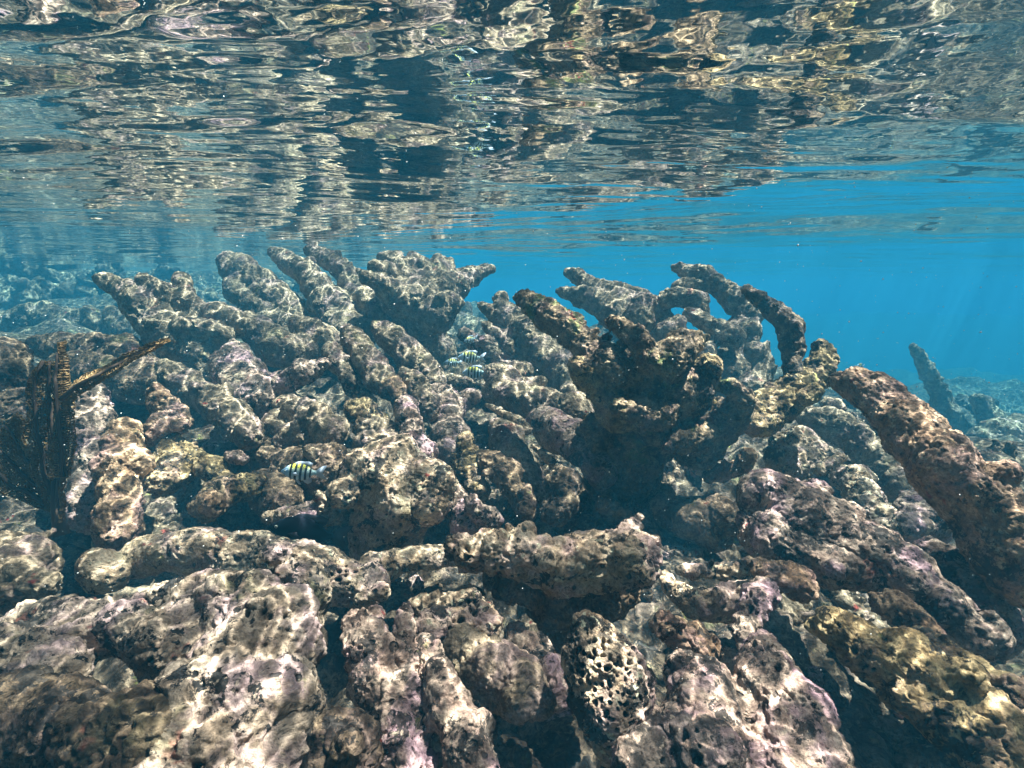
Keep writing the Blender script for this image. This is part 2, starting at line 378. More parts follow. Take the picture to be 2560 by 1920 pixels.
# middle rows
coral('2', 'coral_branch', 'smooth grey coral finger sloping down to the right beside the shoal of striped fish', 'coral', 'grey',
      [(B, 1.6, 1.5, [(365, 570, 42), (430, 630, 64), (530, 720, 74), (620, 800, 74), (680, 880, 66)])], knobs=.2, amp=.8)
coral('2', 'coral_branch', 'coral finger ending in an orange patch above the round coral head', 'coral', 'grey',
      [(B, 1.5, 1.35, [(190, 600, 46), (250, 680, 70), (320, 780, 80), (390, 870, 78)]), ('tip', 1.35, 1.33, [(430, 900, 66), (480, 940, 62), (500, 1010, 60)])], mats={1: 'rust'}, knobs=.3, amp=.8)
coral('2', 'coral_branch', 'thin coral finger with a pale edge left of the orange tipped one', 'coral', 'pale',
      [(B, 1.42, 1.35, [(100, 690, 46), (150, 770, 58), (200, 860, 50), (260, 930, 44), (330, 985, 30)])], knobs=.3)
coral('2', 'coral_branch', 'stubby grey coral finger right of the orange tip', 'coral', 'grey',
      [(B, 1.4, 1.3, [(510, 820, 34), (570, 870, 56), (620, 940, 60), (660, 1030, 60)])], knobs=.2)
coral('2', 'coral_rock', 'brown grey forked coral lump with a small side tip in the centre', 'coral', 'mauve',
      [(T, 1.4, 1.25, [(690, 920, 40), (735, 990, 84), (750, 1080, 90), (770, 1190, 100), (800, 1290, 90)]), (K, 1.38, 1.38, [(895, 945, 34), (850, 975, 56), (780, 1010, 60)])], knobs=.2, amp=.75)
coral('2', 'coral_rock', 'mottled grey coral with two blunt horns in front of the shoal of striped fish', 'coral', 'grey',
      [(T, 1.55, 1.35, [(985, 815, 40), (1050, 860, 78), (1120, 960, 100), (1260, 1020, 96), (1400, 1040, 84), (1520, 1060, 70)]),
       (K, 1.5, 1.5, [(1270, 865, 30), (1215, 890, 46), (1150, 930, 64)]), (K, 1.6, 1.55, [(1180, 810, 44), (1110, 820, 56), (1060, 850, 60)])], knobs=.3)
coral('2', 'coral_rock', 'flat pale ledge just below the striped fish', 'coral', 'pale',
      [(T, 1.7, 1.65, [(740, 860, 36), (830, 890, 50), (930, 900, 50), (1010, 930, 60)])])
coral('2', 'coral_rock', 'small lumpy purplish knoll right behind the striped fish', 'coral', 'mauve',
      [(T, 1.85, 1.8, [(830, 600, 34), (880, 640, 40), (960, 690, 56), (1040, 740, 66), (1110, 800, 70)]), (K, 1.8, 1.8, [(950, 640, 30), (1000, 670, 40)])])
coral('2', 'coral_rock', 'bulky brown mauve coral lobe in the middle, left of the dark mass', 'coral', 'mauve',
      [(T, 1.28, 1.12, [(1240, 1090, 50), (1310, 1110, 86), (1420, 1170, 96), (1520, 1250, 100), (1600, 1350, 100)])], knobs=.2, amp=.75)
coral('2', 'coral_rock', 'grey textured coral slab in the middle with a shaded right side', 'coral', 'grey',
      [(T, 1.25, 1.1, [(1020, 1110, 44), (1060, 1170, 84), (1110, 1270, 96), (1160, 1380, 90), (1230, 1490, 90)])], knobs=.2, amp=.75)
coral('2', 'coral_branch', 'thin pale blade of coral lying above the grey slab', 'coral', 'pale',
      [(B, 1.3, 1.2, [(965, 1000, 14), (1040, 1035, 22), (1120, 1085, 28), (1190, 1130, 34)])], knobs=0, amp=.6)
coral('2', 'coral_branch', 'slim white coral finger in front of the brown mauve lobe', 'coral', 'pale',
      [(B, 1.05, 1.0, [(1215, 1225, 14), (1290, 1285, 24), (1350, 1340, 28), (1395, 1372, 24)])], knobs=0, amp=.5)
coral('2', 'coral_rock', 'dark coral arch with a bright rim low in the middle', 'coral', 'brown',
      [(T, 1.1, .98, [(930, 1290, 36), (1010, 1330, 70), (1100, 1400, 84), (1160, 1490, 70), (1190, 1580, 60)])], knobs=.3)
coral('2', 'coral_rock', 'knobbly yellow green lump beside the round coral head', 'coral', 'gold',
      [(T, 1.15, 1.05, [(850, 1210, 50), (870, 1300, 70), (860, 1390, 70), (920, 1480, 64)])], knobs=.8)
coral('2', 'coral_rock', 'dark crusted knob with pale spots below the mauve lobe', 'coral', 'dark',
      [(T, 1.0, .95, [(1310, 1440, 40), (1390, 1440, 90), (1400, 1530, 90), (1330, 1600, 80)])], knobs=.8)
coral('2', 'round_coral', 'big round pale coral head with a pitted yellow face in the middle', 'coral', 'pale',
      [(T, .90, .95, [(450, 1370, 190), (420, 1440, 230), (500, 1480, 220), (440, 1640, 170), (420, 1780, 170)]),
       ('lobe', .90, .88, [(600, 1370, 110), (660, 1430, 110), (660, 1530, 100)]), ('lobe', .90, .90, [(290, 1320, 100), (270, 1430, 110), (290, 1540, 90)])], knobs=.2, pits=.5, amp=.7)
coral('2', 'coral_rock', 'low crusty mound with mauve patches left of the round head', 'coral', 'mauve',
      [(T, .95, .90, [(160, 1480, 44), (110, 1560, 66), (30, 1610, 70), (-60, 1640, 60)])], knobs=.4)
coral('2', 'coral_branch', 'upright coral finger with a white crease above the round head', 'coral', 'mauve',
      [(B, 1.12, 1.02, [(530, 1010, 60), (540, 1100, 70), (560, 1200, 76), (600, 1290, 80)])], knobs=.3)
coral('2', 'coral_rock', 'mottled coral ridge above the round coral head', 'coral', 'grey',
      [(T, 1.15, 1.05, [(300, 1130, 60), (400, 1170, 80), (480, 1210, 80), (330, 1230, 80)])], knobs=.6)
coral('2', 'coral_rock', 'pinkish crusted ramp right of the round head', 'coral', 'mauve',
      [(T, .95, .88, [(800, 1470, 40), (810, 1560, 60), (870, 1650, 80)]), (K, .86, .86, [(880, 1530, 36), (920, 1590, 54), (1010, 1640, 50)])], knobs=.3)

# left middle
coral('1', 'coral_branch', 'diagonal coral branch sloping from upper left above the small round opening', 'coral', 'grey',
      [(B, 1.4, 1.15, [(905, 790, 44), (990, 850, 74), (1090, 930, 80), (1180, 985, 76), (1280, 1070, 84), (1380, 1170, 90)])], knobs=.4)
coral('1', 'coral_boulder', 'round mauve crusted coral lump in the left middle', 'coral', 'mauve',
      [(T, 1.45, 1.35, [(1280, 760, 80), (1320, 830, 130), (1380, 900, 130), (1440, 980, 110)])], knobs=.7)
coral('1', 'coral_branch', 'wedge shaped coral ledge pointing right with a dark underside', 'coral', 'mauve',
      [(B, 1.35, 1.35, [(1800, 770, 26), (1720, 810, 56), (1620, 860, 70), (1520, 880, 70)])], knobs=.4)
coral('1', 'coral_rock', 'crusted lump low under the wedge shaped ledge', 'coral', 'grey',
      [(T, 1.3, 1.15, [(1580, 1000, 60), (1660, 1040, 84), (1760, 1090, 84), (1850, 1160, 80)]), (K, 1.25, 1.2, [(1520, 1100, 60), (1600, 1180, 84), (1720, 1200, 80)])], knobs=.6)
coral('1', 'coral_rock', 'yellowish egg shaped coral lump right of the wedge shaped ledge', 'coral', 'gold',
      [(T, 1.25, 1.2, [(1950, 1010, 44), (2020, 1040, 74), (2080, 1090, 70), (2020, 1130, 60)])], knobs=.4)
coral('1', 'coral_boulder', 'pale coral shelf in the haze above the sea fan tip', 'coral', 'brown',
      [(T, 1.75, 1.6, [(230, 680, 66), (340, 690, 76), (470, 700, 76), (600, 700, 80), (720, 690, 80)]), (K, 1.6, 1.5, [(720, 760, 80), (820, 830, 100), (760, 900, 100)]), (K, 1.6, 1.5, [(360, 780, 80), (500, 800, 90), (640, 850, 90)])], knobs=.6)
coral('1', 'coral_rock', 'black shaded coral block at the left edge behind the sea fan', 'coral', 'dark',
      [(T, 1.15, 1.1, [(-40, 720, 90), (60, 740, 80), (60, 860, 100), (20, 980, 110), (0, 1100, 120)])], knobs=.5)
coral('1', 'coral_column', 'pale mauve coral column directly right of the sea fan', 'coral', 'mauve',
      [(T, 1.15, 1.0, [(500, 960, 80), (500, 1060, 90), (500, 1180, 84), (510, 1300, 90), (500, 1450, 90), (500, 1600, 100)])], knobs=.4)
coral('1', 'coral_column', 'orange brown encrusted coral column between the pale column and the round opening', 'coral', 'rust',
      [(T, 1.0, .88, [(690, 1130, 56), (670, 1220, 86), (690, 1330, 100), (680, 1450, 100), (670, 1570, 100), (660, 1700, 100)])], knobs=.9, pits=1)
coral('1', 'coral_rock', 'ragged orange edged coral clump above the brown column', 'coral', 'rust',
      [(T, 1.15, 1.05, [(860, 940, 50), (900, 1010, 60), (960, 1090, 70), (880, 1150, 80)]), (K, 1.1, 1.05, [(940, 990, 40), (990, 1060, 50), (1000, 1120, 50)])], knobs=.9)
coral('1', 'coral_rock', 'knotty green crusted rubble heap left of the striped fish', 'coral', 'gold',
      [(T, 1.05, .98, [(960, 1230, 60), (920, 1320, 80), (1000, 1390, 84), (900, 1440, 70)]), (K, 1.05, 1.0, [(1040, 1250, 44), (1110, 1320, 60), (1180, 1360, 60)])], knobs=1.0)
coral('1', 'coral_rock', 'coral stub with a rusty red hollow end', 'coral', 'gold',
      [(T, .92, 1.0, [(1170, 1540, 92), (1230, 1480, 92), (1320, 1450, 84), (1400, 1440, 76)]), ('hollow_end', .855, .86, [(1150, 1545, 56), (1180, 1560, 54)])], mats={1: 'rust'}, knobs=.6)
coral('1', 'coral_rock', 'small mauve pebble like coral piece left of the striped fish', 'coral', 'mauve',
      [(T, 1.0, 1.0, [(1270, 1275, 26), (1320, 1290, 38), (1365, 1300, 24)])], knobs=0, amp=.6)
coral('1', 'coral_rock', 'small pale round lump just above and right of the striped fish', 'coral', 'pale',
      [(T, 1.05, 1.05, [(1700, 1270, 34), (1740, 1285, 40)])], knobs=.2)
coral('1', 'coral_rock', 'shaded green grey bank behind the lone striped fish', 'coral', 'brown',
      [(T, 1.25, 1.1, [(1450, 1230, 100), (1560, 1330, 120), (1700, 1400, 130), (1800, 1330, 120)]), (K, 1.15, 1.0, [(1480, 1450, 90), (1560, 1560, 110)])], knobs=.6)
coral('1', 'coral_rock', 'pale sloping ridge behind the black fish', 'coral', 'pale',
      [(T, .95, .92, [(1480, 1630, 30), (1600, 1600, 44), (1740, 1600, 60), (1850, 1560, 90)])], knobs=.4)

# the dark mass in the centre right
coral('2', 'elkhorn_coral', 'large dark overhanging coral with a long finger pointing up left', 'coral', 'mass',
      [(T, 1.02, 1.26, [(1850, 890, 130), (1910, 960, 170), (1900, 1060, 185), (1840, 1170, 175), (1770, 1290, 160), (1730, 1420, 140), (1720, 1570, 130), (1720, 1720, 130)]),
       (B, 1.18, 1.02, [(1140, 405, 36), (1205, 435, 52), (1295, 500, 70), (1380, 560, 80), (1470, 630, 88), (1570, 720, 100), (1680, 810, 120)]),
       (B, 1.02, .97, [(1660, 545, 46), (1730, 585, 62), (1820, 655, 76), (1890, 750, 90)]),
       (B, 1.05, .98, [(2185, 625, 22), (2100, 650, 52), (2020, 690, 84), (1950, 770, 110)]),
       ('ledge', 1.0, 1.06, [(1450, 770, 44), (1520, 840, 66), (1610, 920, 90), (1700, 1000, 130)]),
       ('ledge', 1.0, 1.06, [(2200, 770, 50), (2170, 840, 84), (2110, 910, 110), (2060, 990, 120)]),
       ('ledge', 1.0, 1.1, [(2310, 900, 50), (2370, 980, 80), (2330, 1070, 96), (2230, 1150, 110), (2100, 1230, 120)]),
       ('plate', .96, 1.0, [(1700, 1010, 50), (1800, 1040, 84), (1900, 1060, 90), (1990, 1020, 60)]),
       ('plate', .98, 1.02, [(1960, 1230, 40), (2060, 1200, 70), (2170, 1150, 80)]),
       (B, 1.10, 1.22, [(1560, 1100, 60), (1570, 1220, 90), (1610, 1370, 100), (1650, 1500, 100)])], mats={4: 'gold', 5: 'gold'}, knobs=.6, jit=.15, amp=1.1)
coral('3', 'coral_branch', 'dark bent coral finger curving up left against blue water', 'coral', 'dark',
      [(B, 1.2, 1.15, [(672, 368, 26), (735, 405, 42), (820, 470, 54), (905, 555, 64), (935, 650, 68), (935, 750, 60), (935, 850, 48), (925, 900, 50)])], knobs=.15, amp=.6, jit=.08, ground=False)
coral('3', 'coral_branch', 'sunlit coral stub rising from a crossbar between the dark mass and the big right branch', 'coral', 'gold',
      [(B, 1.2, 1.12, [(1088, 672, 44), (1110, 740, 70), (1080, 820, 74), (1010, 880, 80), (920, 950, 90), (820, 1020, 96), (720, 1080, 110)]), (K, 1.08, 1.08, [(1060, 920, 50), (1010, 960, 56)])], knobs=.5, ground=False)

# right middle
coral('3', 'coral_boulder', 'rounded grey coral boulder under the crossbar at right', 'coral', 'grey',
      [(T, 1.5, 1.3, [(1000, 1060, 44), (1100, 1080, 84), (1210, 1140, 90), (1320, 1230, 90), (1430, 1330, 90), (1540, 1450, 100)]), (K, 1.55, 1.5, [(1130, 985, 36), (1170, 1020, 50)])], knobs=.4)
coral('3', 'coral_boulder', 'coral block streaked with wavy light below the dark mass', 'coral', 'pale',
      [(T, 1.3, 1.2, [(850, 1200, 50), (940, 1190, 76), (1020, 1240, 84), (1080, 1310, 84), (950, 1330, 90), (850, 1300, 70)])], knobs=.5)
coral('3', 'coral_branch', 'short pale coral finger lying across the streaked block', 'coral', 'pale',
      [(B, 1.12, 1.1, [(1195, 1292, 26), (1140, 1325, 30), (1080, 1360, 34)])], knobs=.1, amp=.6)
coral('3', 'coral_rock', 'stepped pale coral block with a dark side right of the thick mauve branch', 'coral', 'pale',
      [(T, 1.15, 1.02, [(1220, 1400, 56), (1280, 1400, 76), (1290, 1480, 84), (1330, 1580, 100), (1420, 1640, 90)])], knobs=.6)
coral('3', 'coral_rock', 'reddish lattice coral lump below the big right branch', 'coral', 'mauve',
      [(T, 1.1, 1.0, [(1600, 1500, 50), (1620, 1580, 80), (1700, 1620, 110), (1560, 1680, 90)])], knobs=.8)
coral('3', 'coral_rock', 'small lump with a scarlet patch in the shade under the dark mass', 'coral', 'rust',
      [(T, 1.1, 1.05, [(470, 1395, 34), (540, 1385, 46), (640, 1350, 46), (690, 1280, 44)])], knobs=.6)
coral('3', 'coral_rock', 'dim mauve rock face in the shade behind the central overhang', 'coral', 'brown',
      [(T, 1.05, 1.0, [(220, 1580, 90), (330, 1620, 110), (480, 1660, 120), (560, 1600, 110)])], knobs=.1, amp=.7)  # darker brown in place of mauve: the shade is put into the colour

# ------------------------------------------------------------------ foreground
coral('4', 'coral_log', 'long horizontal coral log crossing the lower left foreground', 'coral', 'pale',
      [('log', .80, .76, [(760, 490, 96), (900, 475, 108), (1080, 470, 118), (1280, 480, 122), (1480, 510, 124), (1680, 560, 136), (1850, 610, 136), (2010, 650, 116)]),
       ('log_end', .76, .76, [(520, 500, 66), (560, 560, 110), (600, 600, 100)]),
       (B, .80, .84, [(2050, 560, 80), (2200, 510, 70), (2400, 490, 66), (2560, 480, 60)])], knobs=.05, amp=.55, pits=1.2, jit=.07)
coral('4', 'coral_piece', 'small cream knuckle shaped coral piece resting below the log', 'coral', 'pale',
      [(T, .66, .66, [(1985, 735, 34), (2040, 705, 36), (2110, 675, 46)])], knobs=.3, amp=.6, ground=False)
coral('4', 'coral_mass', 'wide sunlit coral slab filling the lower left corner', 'coral', 'slab',
      [('slab', .55, .40, [(1050, 810, 180), (1350, 810, 200), (1480, 950, 240), (1400, 1130, 300), (1330, 1330, 340), (1270, 1550, 380), (1200, 1750, 400)]),
       ('ridge', .62, .56, [(760, 760, 66), (950, 712, 88), (1150, 690, 110), (1350, 710, 120), (1520, 740, 130)]),
       (K, .60, .56, [(1580, 490, 90), (1620, 570, 110), (1650, 690, 120), (1620, 850, 150)]),
       ('slab', .58, .50, [(120, 920, 140), (330, 900, 140), (560, 870, 130), (780, 880, 150), (950, 980, 190)]),
       ('slab', .53, .46, [(20, 1050, 170), (200, 1120, 180), (330, 1200, 130)]),
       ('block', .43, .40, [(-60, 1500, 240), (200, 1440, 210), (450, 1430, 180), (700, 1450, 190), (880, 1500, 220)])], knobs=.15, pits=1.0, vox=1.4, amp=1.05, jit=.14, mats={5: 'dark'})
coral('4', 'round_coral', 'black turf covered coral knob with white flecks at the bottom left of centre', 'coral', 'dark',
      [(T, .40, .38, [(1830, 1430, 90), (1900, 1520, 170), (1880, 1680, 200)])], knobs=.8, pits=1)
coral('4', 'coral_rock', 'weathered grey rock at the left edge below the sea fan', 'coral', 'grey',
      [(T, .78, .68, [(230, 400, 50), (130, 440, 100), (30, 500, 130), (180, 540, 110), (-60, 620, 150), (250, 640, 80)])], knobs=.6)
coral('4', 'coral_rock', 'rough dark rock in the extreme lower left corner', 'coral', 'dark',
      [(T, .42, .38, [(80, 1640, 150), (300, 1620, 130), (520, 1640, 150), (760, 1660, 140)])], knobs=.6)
coral('5', 'coral_ledge', 'chunky overhanging coral ledge crusted white and pink in the foreground centre', 'coral', 'pale',
      [('ledge', .61, .57, [(790, 430, 76), (880, 460, 112), (1030, 470, 120), (1220, 490, 126), (1420, 530, 136), (1600, 510, 156), (1740, 500, 150), (1830, 540, 104)]),
       (K, .62, .60, [(1785, 315, 50), (1745, 360, 64), (1690, 430, 80)]),
       (K, .63, .62, [(1090, 330, 22), (1100, 370, 34), (1120, 410, 50)]),
       ('keel', .63, .64, [(1050, 600, 90), (1230, 660, 120), (1400, 720, 130), (1600, 700, 130), (1700, 640, 110)]),
       ('keel', .65, .64, [(1300, 780, 110), (1370, 880, 84), (1395, 980, 50)])], mats={3: 'brown', 4: 'brown'}, knobs=.6, pits=1.4)
coral('5', 'coral_block', 'broad low coral block with rust red spots behind the foreground fingers', 'coral', 'pale',
      [(T, .60, .54, [(590, 760, 54), (720, 760, 84), (850, 750, 90), (930, 810, 90), (980, 880, 70), (800, 880, 100), (660, 860, 90)])], knobs=.3, pits=1)
coral('5', 'coral_finger', 'thick ribbed coral finger running down left of the honeycomb coral', 'coral', 'mauve',
      [(B, .52, .42, [(250, 860, 90), (300, 960, 140), (340, 1080, 145), (400, 1200, 130), (440, 1350, 130), (480, 1500, 140), (520, 1700, 140)]),
       ('ridge', .51, .43, [(520, 790, 52), (520, 900, 60), (520, 1050, 58), (550, 1200, 62), (590, 1400, 60), (620, 1650, 60)])], knobs=.35, pits=1)
coral('5', 'coral_finger', 'slender pale coral finger second from the left at the bottom centre', 'coral', 'mauve',
      [(B, .50, .40, [(625, 960, 44), (650, 1040, 76), (690, 1160, 98), (750, 1290, 112), (830, 1430, 118), (880, 1560, 120), (930, 1720, 125)])], knobs=.3, pits=1, amp=.8)
coral('5', 'coral_finger', 'blunt coral finger slanting down right with a bright broken end', 'coral', 'grey',
      [(B, .54, .46, [(800, 940, 70), (820, 1000, 104), (910, 1080, 120), (1030, 1150, 132), (1150, 1220, 136), (1260, 1290, 100)])], knobs=.2, pits=1, amp=.75)
coral('5', 'coral_finger', 'short bluish coral finger wedged left of the honeycomb coral', 'coral', 'mauve',
      [(B, .57, .50, [(1130, 920, 54), (1150, 990, 80), (1220, 1080, 104), (1290, 1150, 100), (1350, 1230, 80)])], knobs=.4, pits=1)
coral('5', 'honeycomb_coral', 'cream coral lump riddled with round black holes at the bottom centre', 'coral', 'pale',
      [(T, .45, .41, [(1490, 870, 56), (1540, 980, 120), (1620, 1100, 190), (1660, 1250, 210), (1700, 1400, 190), (1720, 1520, 150)])],
      knobs=.1, pits=0, amp=.55, honey=(1650, 1180, .40, 360))
coral('6', 'coral_slab', 'smooth grey pink coral slab at the bottom right of the honeycomb coral', 'coral', 'mauve',
      [('slab', .47, .38, [(760, 980, 80), (780, 1120, 130), (820, 1280, 200), (900, 1450, 260), (1000, 1680, 300)]),
       ('slab', .46, .38, [(330, 1130, 110), (430, 1260, 160), (480, 1420, 200), (450, 1650, 240)]),
       ('slab', .42, .38, [(150, 1500, 150), (100, 1650, 180)])], knobs=.25, pits=1.6, amp=.7)
coral('6', 'coral_neck', 'pinkish upright coral neck with a rusty brown top beside the dark cave', 'coral', 'mauve',
      [(T, .56, .47, [(760, 700, 80), (700, 800, 70), (690, 900, 66), (720, 1020, 80)]), ('top', .58, .58, [(760, 560, 66), (850, 600, 84), (960, 640, 84)])], mats={1: 'rust'}, knobs=.3, pits=1)
coral('6', 'coral_lump', 'cream yellow saddle shaped coral lump right of the central overhang', 'coral', 'pale',
      [(T, .64, .58, [(230, 600, 34), (270, 670, 50), (370, 740, 74), (500, 750, 100), (640, 720, 96), (700, 680, 60)]), (K, .68, .68, [(320, 570, 34), (480, 570, 44), (650, 570, 46)])], knobs=.2, pits=.8, amp=.7)
coral('6', 'coral_piece', 'bright cream coral nub above the pink slab', 'coral', 'pale',
      [(T, .50, .49, [(590, 1060, 60), (620, 1080, 66)])], knobs=.3, amp=.7, ground=False)
coral('6', 'coral_rubble', 'dark red crusted rubble in the hollow beside the cream nub', 'coral', 'rust',
      [(T, .54, .50, [(300, 920, 80), (400, 980, 90), (480, 1060, 80), (220, 880, 80)])], knobs=.6)
coral('6', 'coral_branch', 'thick knobbly mauve branch slanting down to the right edge', 'coral', 'mauve',
      [(B, .74, .58, [(790, 150, 130), (880, 240, 190), (1030, 340, 205), (1190, 420, 195), (1360, 490, 180), (1540, 590, 160), (1700, 730, 150), (1850, 860, 140), (2010, 960, 110)]),
       ('lobe', .72, .68, [(670, 280, 50), (720, 370, 76), (780, 440, 70)]),
       ('lobe', .68, .64, [(790, 340, 110), (910, 430, 110), (1080, 510, 112), (1260, 570, 112)]),
       (B, .74, .64, [(1680, 460, 96), (1820, 580, 140), (1930, 740, 150), (2060, 900, 130)])], knobs=.35, pits=1, vox=1.3, amp=.75)
coral('6', 'coral_branch', 'yellow green knobbly branch in the lower right corner', 'coral', 'gold',
      [(B, .50, .40, [(1055, 875, 50), (1170, 880, 96), (1320, 970, 140), (1500, 1080, 166), (1720, 1250, 190), (1930, 1440, 210), (2150, 1650, 230)]),
       (B, .52, .42, [(1640, 930, 60), (1760, 1010, 80), (1900, 1120, 96), (2080, 1250, 110), (2280, 1400, 140)])], knobs=.6, pits=1, amp=.85)
coral('6', 'coral_rock', 'orange pink crusted rock behind the yellow green branch', 'coral', 'rust',
      [(T, .60, .54, [(1420, 740, 70), (1520, 790, 80), (1620, 850, 80), (1700, 960, 80)])], knobs=.6)
coral('3', 'elkhorn_coral', 'massive warm brown coral branch crossing the right side from upper left', 'coral', 'pink',
      [(B, .86, .60, [(1180, 862, 56), (1290, 890, 96), (1420, 985, 124), (1545, 1090, 144), (1680, 1210, 164), (1790, 1330, 180), (2040, 1640, 190), (2300, 1980, 200)])], knobs=.15, jit=.06, amp=.75, pits=.3, ground=False)

# ------------------------------------------------------------------ sea bed
G = np.array(GROUND)
man = [('A', 1000, 1600, .62), ('A', 300, 1600, .62), ('A', 1900, 1600, .8), ('A', 500, 1120, 1.25), ('A', 1000, 1180, 1.15), ('A', 1500, 1180, 1.25),
       ('A', 600, 980, 1.7), ('A', 1000, 860, 2.1), ('A', 1000, 740, 3.4), ('A', 300, 760, 2.5), ('A', 1850, 1060, 2.2), ('A', 2150, 1000, 3.2), ('A', 2000, 930, 5.0),
       ('A', 1500, 860, 3.0), ('A', 1650, 850, 4.5), ('A', 100, 730, 3.0), ('A', 700, 700, 4), ('A', 1200, 740, 5), ('A', 2200, 860, 9), ('A', 1500, 740, 12), ('A', 800, 690, 8), ('A', 450, 690, 5.0)]
Gm = np.array([at(*p) for p in man])
far = np.array([[x, y, -1.6 - (1.9 if x > 3 else .9 if x > -3 else 0)] for x in (-30, -12, 0, 12, 30) for y in (-30, 16, 35)] + [[-6, -2, -.7], [0, -2, -.8], [0, -.5, -.62], [6, 0, -1.1], [-1.5, .3, -.6], [1.6, .3, -.85], [-3, 1, -.6], [3, 1.5, -1.3], [5, 4, -2.2], [8, 8, -3.2], [4, 8, -3], [2.5, 6, -2.4], [1, 9, -2.6], [12, 5, -3.4], [6, 12, -3.4], [12, 14, -3.4]])
hill = []                                                     # the far reef slope on the left
CP = np.concatenate([G, Gm, far])
def hgt(x, y):
    P = np.stack([x, y], 1); out = np.empty(len(P))
    for s in range(0, len(P), 20000):
        D = ((P[s:s + 20000, None, :] - CP[None, :, :2]) ** 2).sum(2) + .03
        W = 1 / D ** 1.5
        out[s:s + 20000] = (W * CP[None, :, 2]).sum(1) / W.sum(1)
    return out
def axis(n, a, far_, c=0.0):
    t = np.linspace(-1, 1, n); return c + far_ * np.sinh(a * t) / math.sinh(a)
gx = axis(620, 6.2, 70); gy = axis(620, 6.2, 70, 1.0)
X, Y = np.meshgrid(gx, gy); X = X.ravel(); Y = Y.ravel()
Zb = hgt(X, Y)
P3 = np.stack([X, Y, X * 0], 1)
Zb += fbm(P3 / .5, 3, 3) * .07 + fbm(P3 / .12, 3, 5) * .035 + (1 - worley(P3 / .09, 6)) * .03 + fbm(P3 / .02, 3, 8) * .008
Zb += (fbm(P3 / .55, 3, 14, .6) * .22 + (1 - worley(P3 / .4, 15)) * .15) * np.clip((np.hypot(X, Y) - 2.4) / 2, 0, 1)
# hill far left and a low far ridge
Zb += 1.8 * np.exp(-((X + 6.4) / 2.4) ** 2 - ((Y - 6.6) / 1.7) ** 2) + .5 * np.exp(-((X + 2.2) / 1.5) ** 2 - ((Y - 6.5) / 1.2) ** 2)
Zb -= .12 * np.exp(-(X ** 2 + (Y - 1) ** 2) / 4)
Zb = np.minimum(Zb, SURF - .03)
SV = np.stack([X, Y, Zb], 1); _g = SV.reshape(620, 620, 3)
_n = np.cross(np.gradient(_g, axis=1).reshape(-1, 3), np.gradient(_g, axis=0).reshape(-1, 3)); _n /= np.linalg.norm(_n, axis=1, keepdims=True)
SV = SV + _n * (fbm(SV / .035, 3, 91, .6) * .022 + (1 - worley(SV / .03, 92)) * .010)[:, None] * np.clip(3 - np.hypot(X, Y), 0, 1)[:, None]
n = 620
ii = (np.arange(n - 1)[:, None] * n + np.arange(n - 1)[None]).ravel()
Fg = np.stack([ii, ii + 1, ii + 1 + n, ii + n], 1)
tag(mesh_obj('seabed', SV, Fg, M['bed']), kind='structure')

# ------------------------------------------------------------------ loose rubble in the gaps and on the far bed
def ground_at(x, y):
    ix = np.clip(np.searchsorted(gx, x), 1, len(gx) - 1); iy = np.clip(np.searchsorted(gy, y), 1, len(gy) - 1)
    return Zb.reshape(len(gy), len(gx))[iy, ix]
RUB = []
def rubble_proto(k, mat):
    rs = np.random.default_rng(900 + k); a = rs.uniform(0, 6.28); C = []; Q = []
    L = rs.uniform(1.0, 3.2); p = np.zeros(3); d = np.array([math.cos(a), math.sin(a), rs.uniform(-.1, .3)])
    for i in range(10):
        t = i / 9; C.append(p + d * L * (t - .5) + np.array([0, 0, .3 * math.sin(3 * t + k)])); Q.append(.62 * (1 - .35 * t) * rs.uniform(.85, 1.15))
    for i in range(3):
        j = rs.integers(2, 8); dd = rs.normal(size=3); dd[2] = abs(dd[2]); dd /= np.linalg.norm(dd)
        for t in (.6, 1.0, 1.4): C.append(C[j] + dd * .5 * t); Q.append(.36 * (1.2 - .3 * t))
    C = np.array(C) * .03; Q = np.array(Q) * .03
    V, Fq = union_mesh(C, Q, .0024, 4); V, pit = roughen(V, Fq, np.full(len(V), .02), 1.1, 900 + k, .002, .6)
    me = mesh_obj('rubble_piece', V, Fq, M[mat], pit=pit); return me
protos = [rubble_proto(k, ('bed', 'grey', 'brown', 'dark', 'mauve', 'grey', 'bed', 'brown')[k]) for k in range(8)]
rr = random.Random(21); cnt = 0
def scatter(n, xr, yr, sr, label, group, ok=lambda x, y: True, use=range(8)):
    global cnt
    for _ in range(n):
        for _t in range(30):
            y = rr.uniform(*yr); x = rr.uniform(*xr) * (y if yr[0] > .2 else 1)
            if ok(x, y): break
        s_ = rr.uniform(*sr); o = protos[cnt % 8] if cnt < 8 else protos[use[cnt % len(use)]].copy()
        if cnt >= 8: COL.objects.link(o)
        cnt += 1
        o.location = (x, y, float(ground_at(x, y)) + .008 * s_); o.scale = (s_, s_, s_ * rr.uniform(.8, 1.1)); o.rotation_euler = (rr.uniform(-.4, .4), rr.uniform(-.5, .5), rr.uniform(0, 6.28))
        tag(o, label, 'coral rubble', group)
scatter(150, (-1.05, 1.05), (.42, 1.9), (.7, 1.6), 'dull broken coral piece lying in a shaded gap between the corals', 'broken coral pieces in the gaps')
scatter(40, (-1.0, -.25), (3.4, 5.5), (3, 6), 'hazy coral lump on the far slope at left', 'hazy lumps on the far slope', use=(0, 3, 2, 3, 7))
scatter(26, (.6, 1.15), (2.2, 3.8), (2, 4), 'hazy coral lump on the deep bed at far right', 'hazy lumps on the deep bed', use=(0, 3, 2, 3, 7))
scatter(30, (-.25, .5), (2.6, 5.5), (3, 5), 'hazy coral lump far behind the middle corals', 'hazy lumps behind the middle', use=(0, 3, 2, 3, 7))

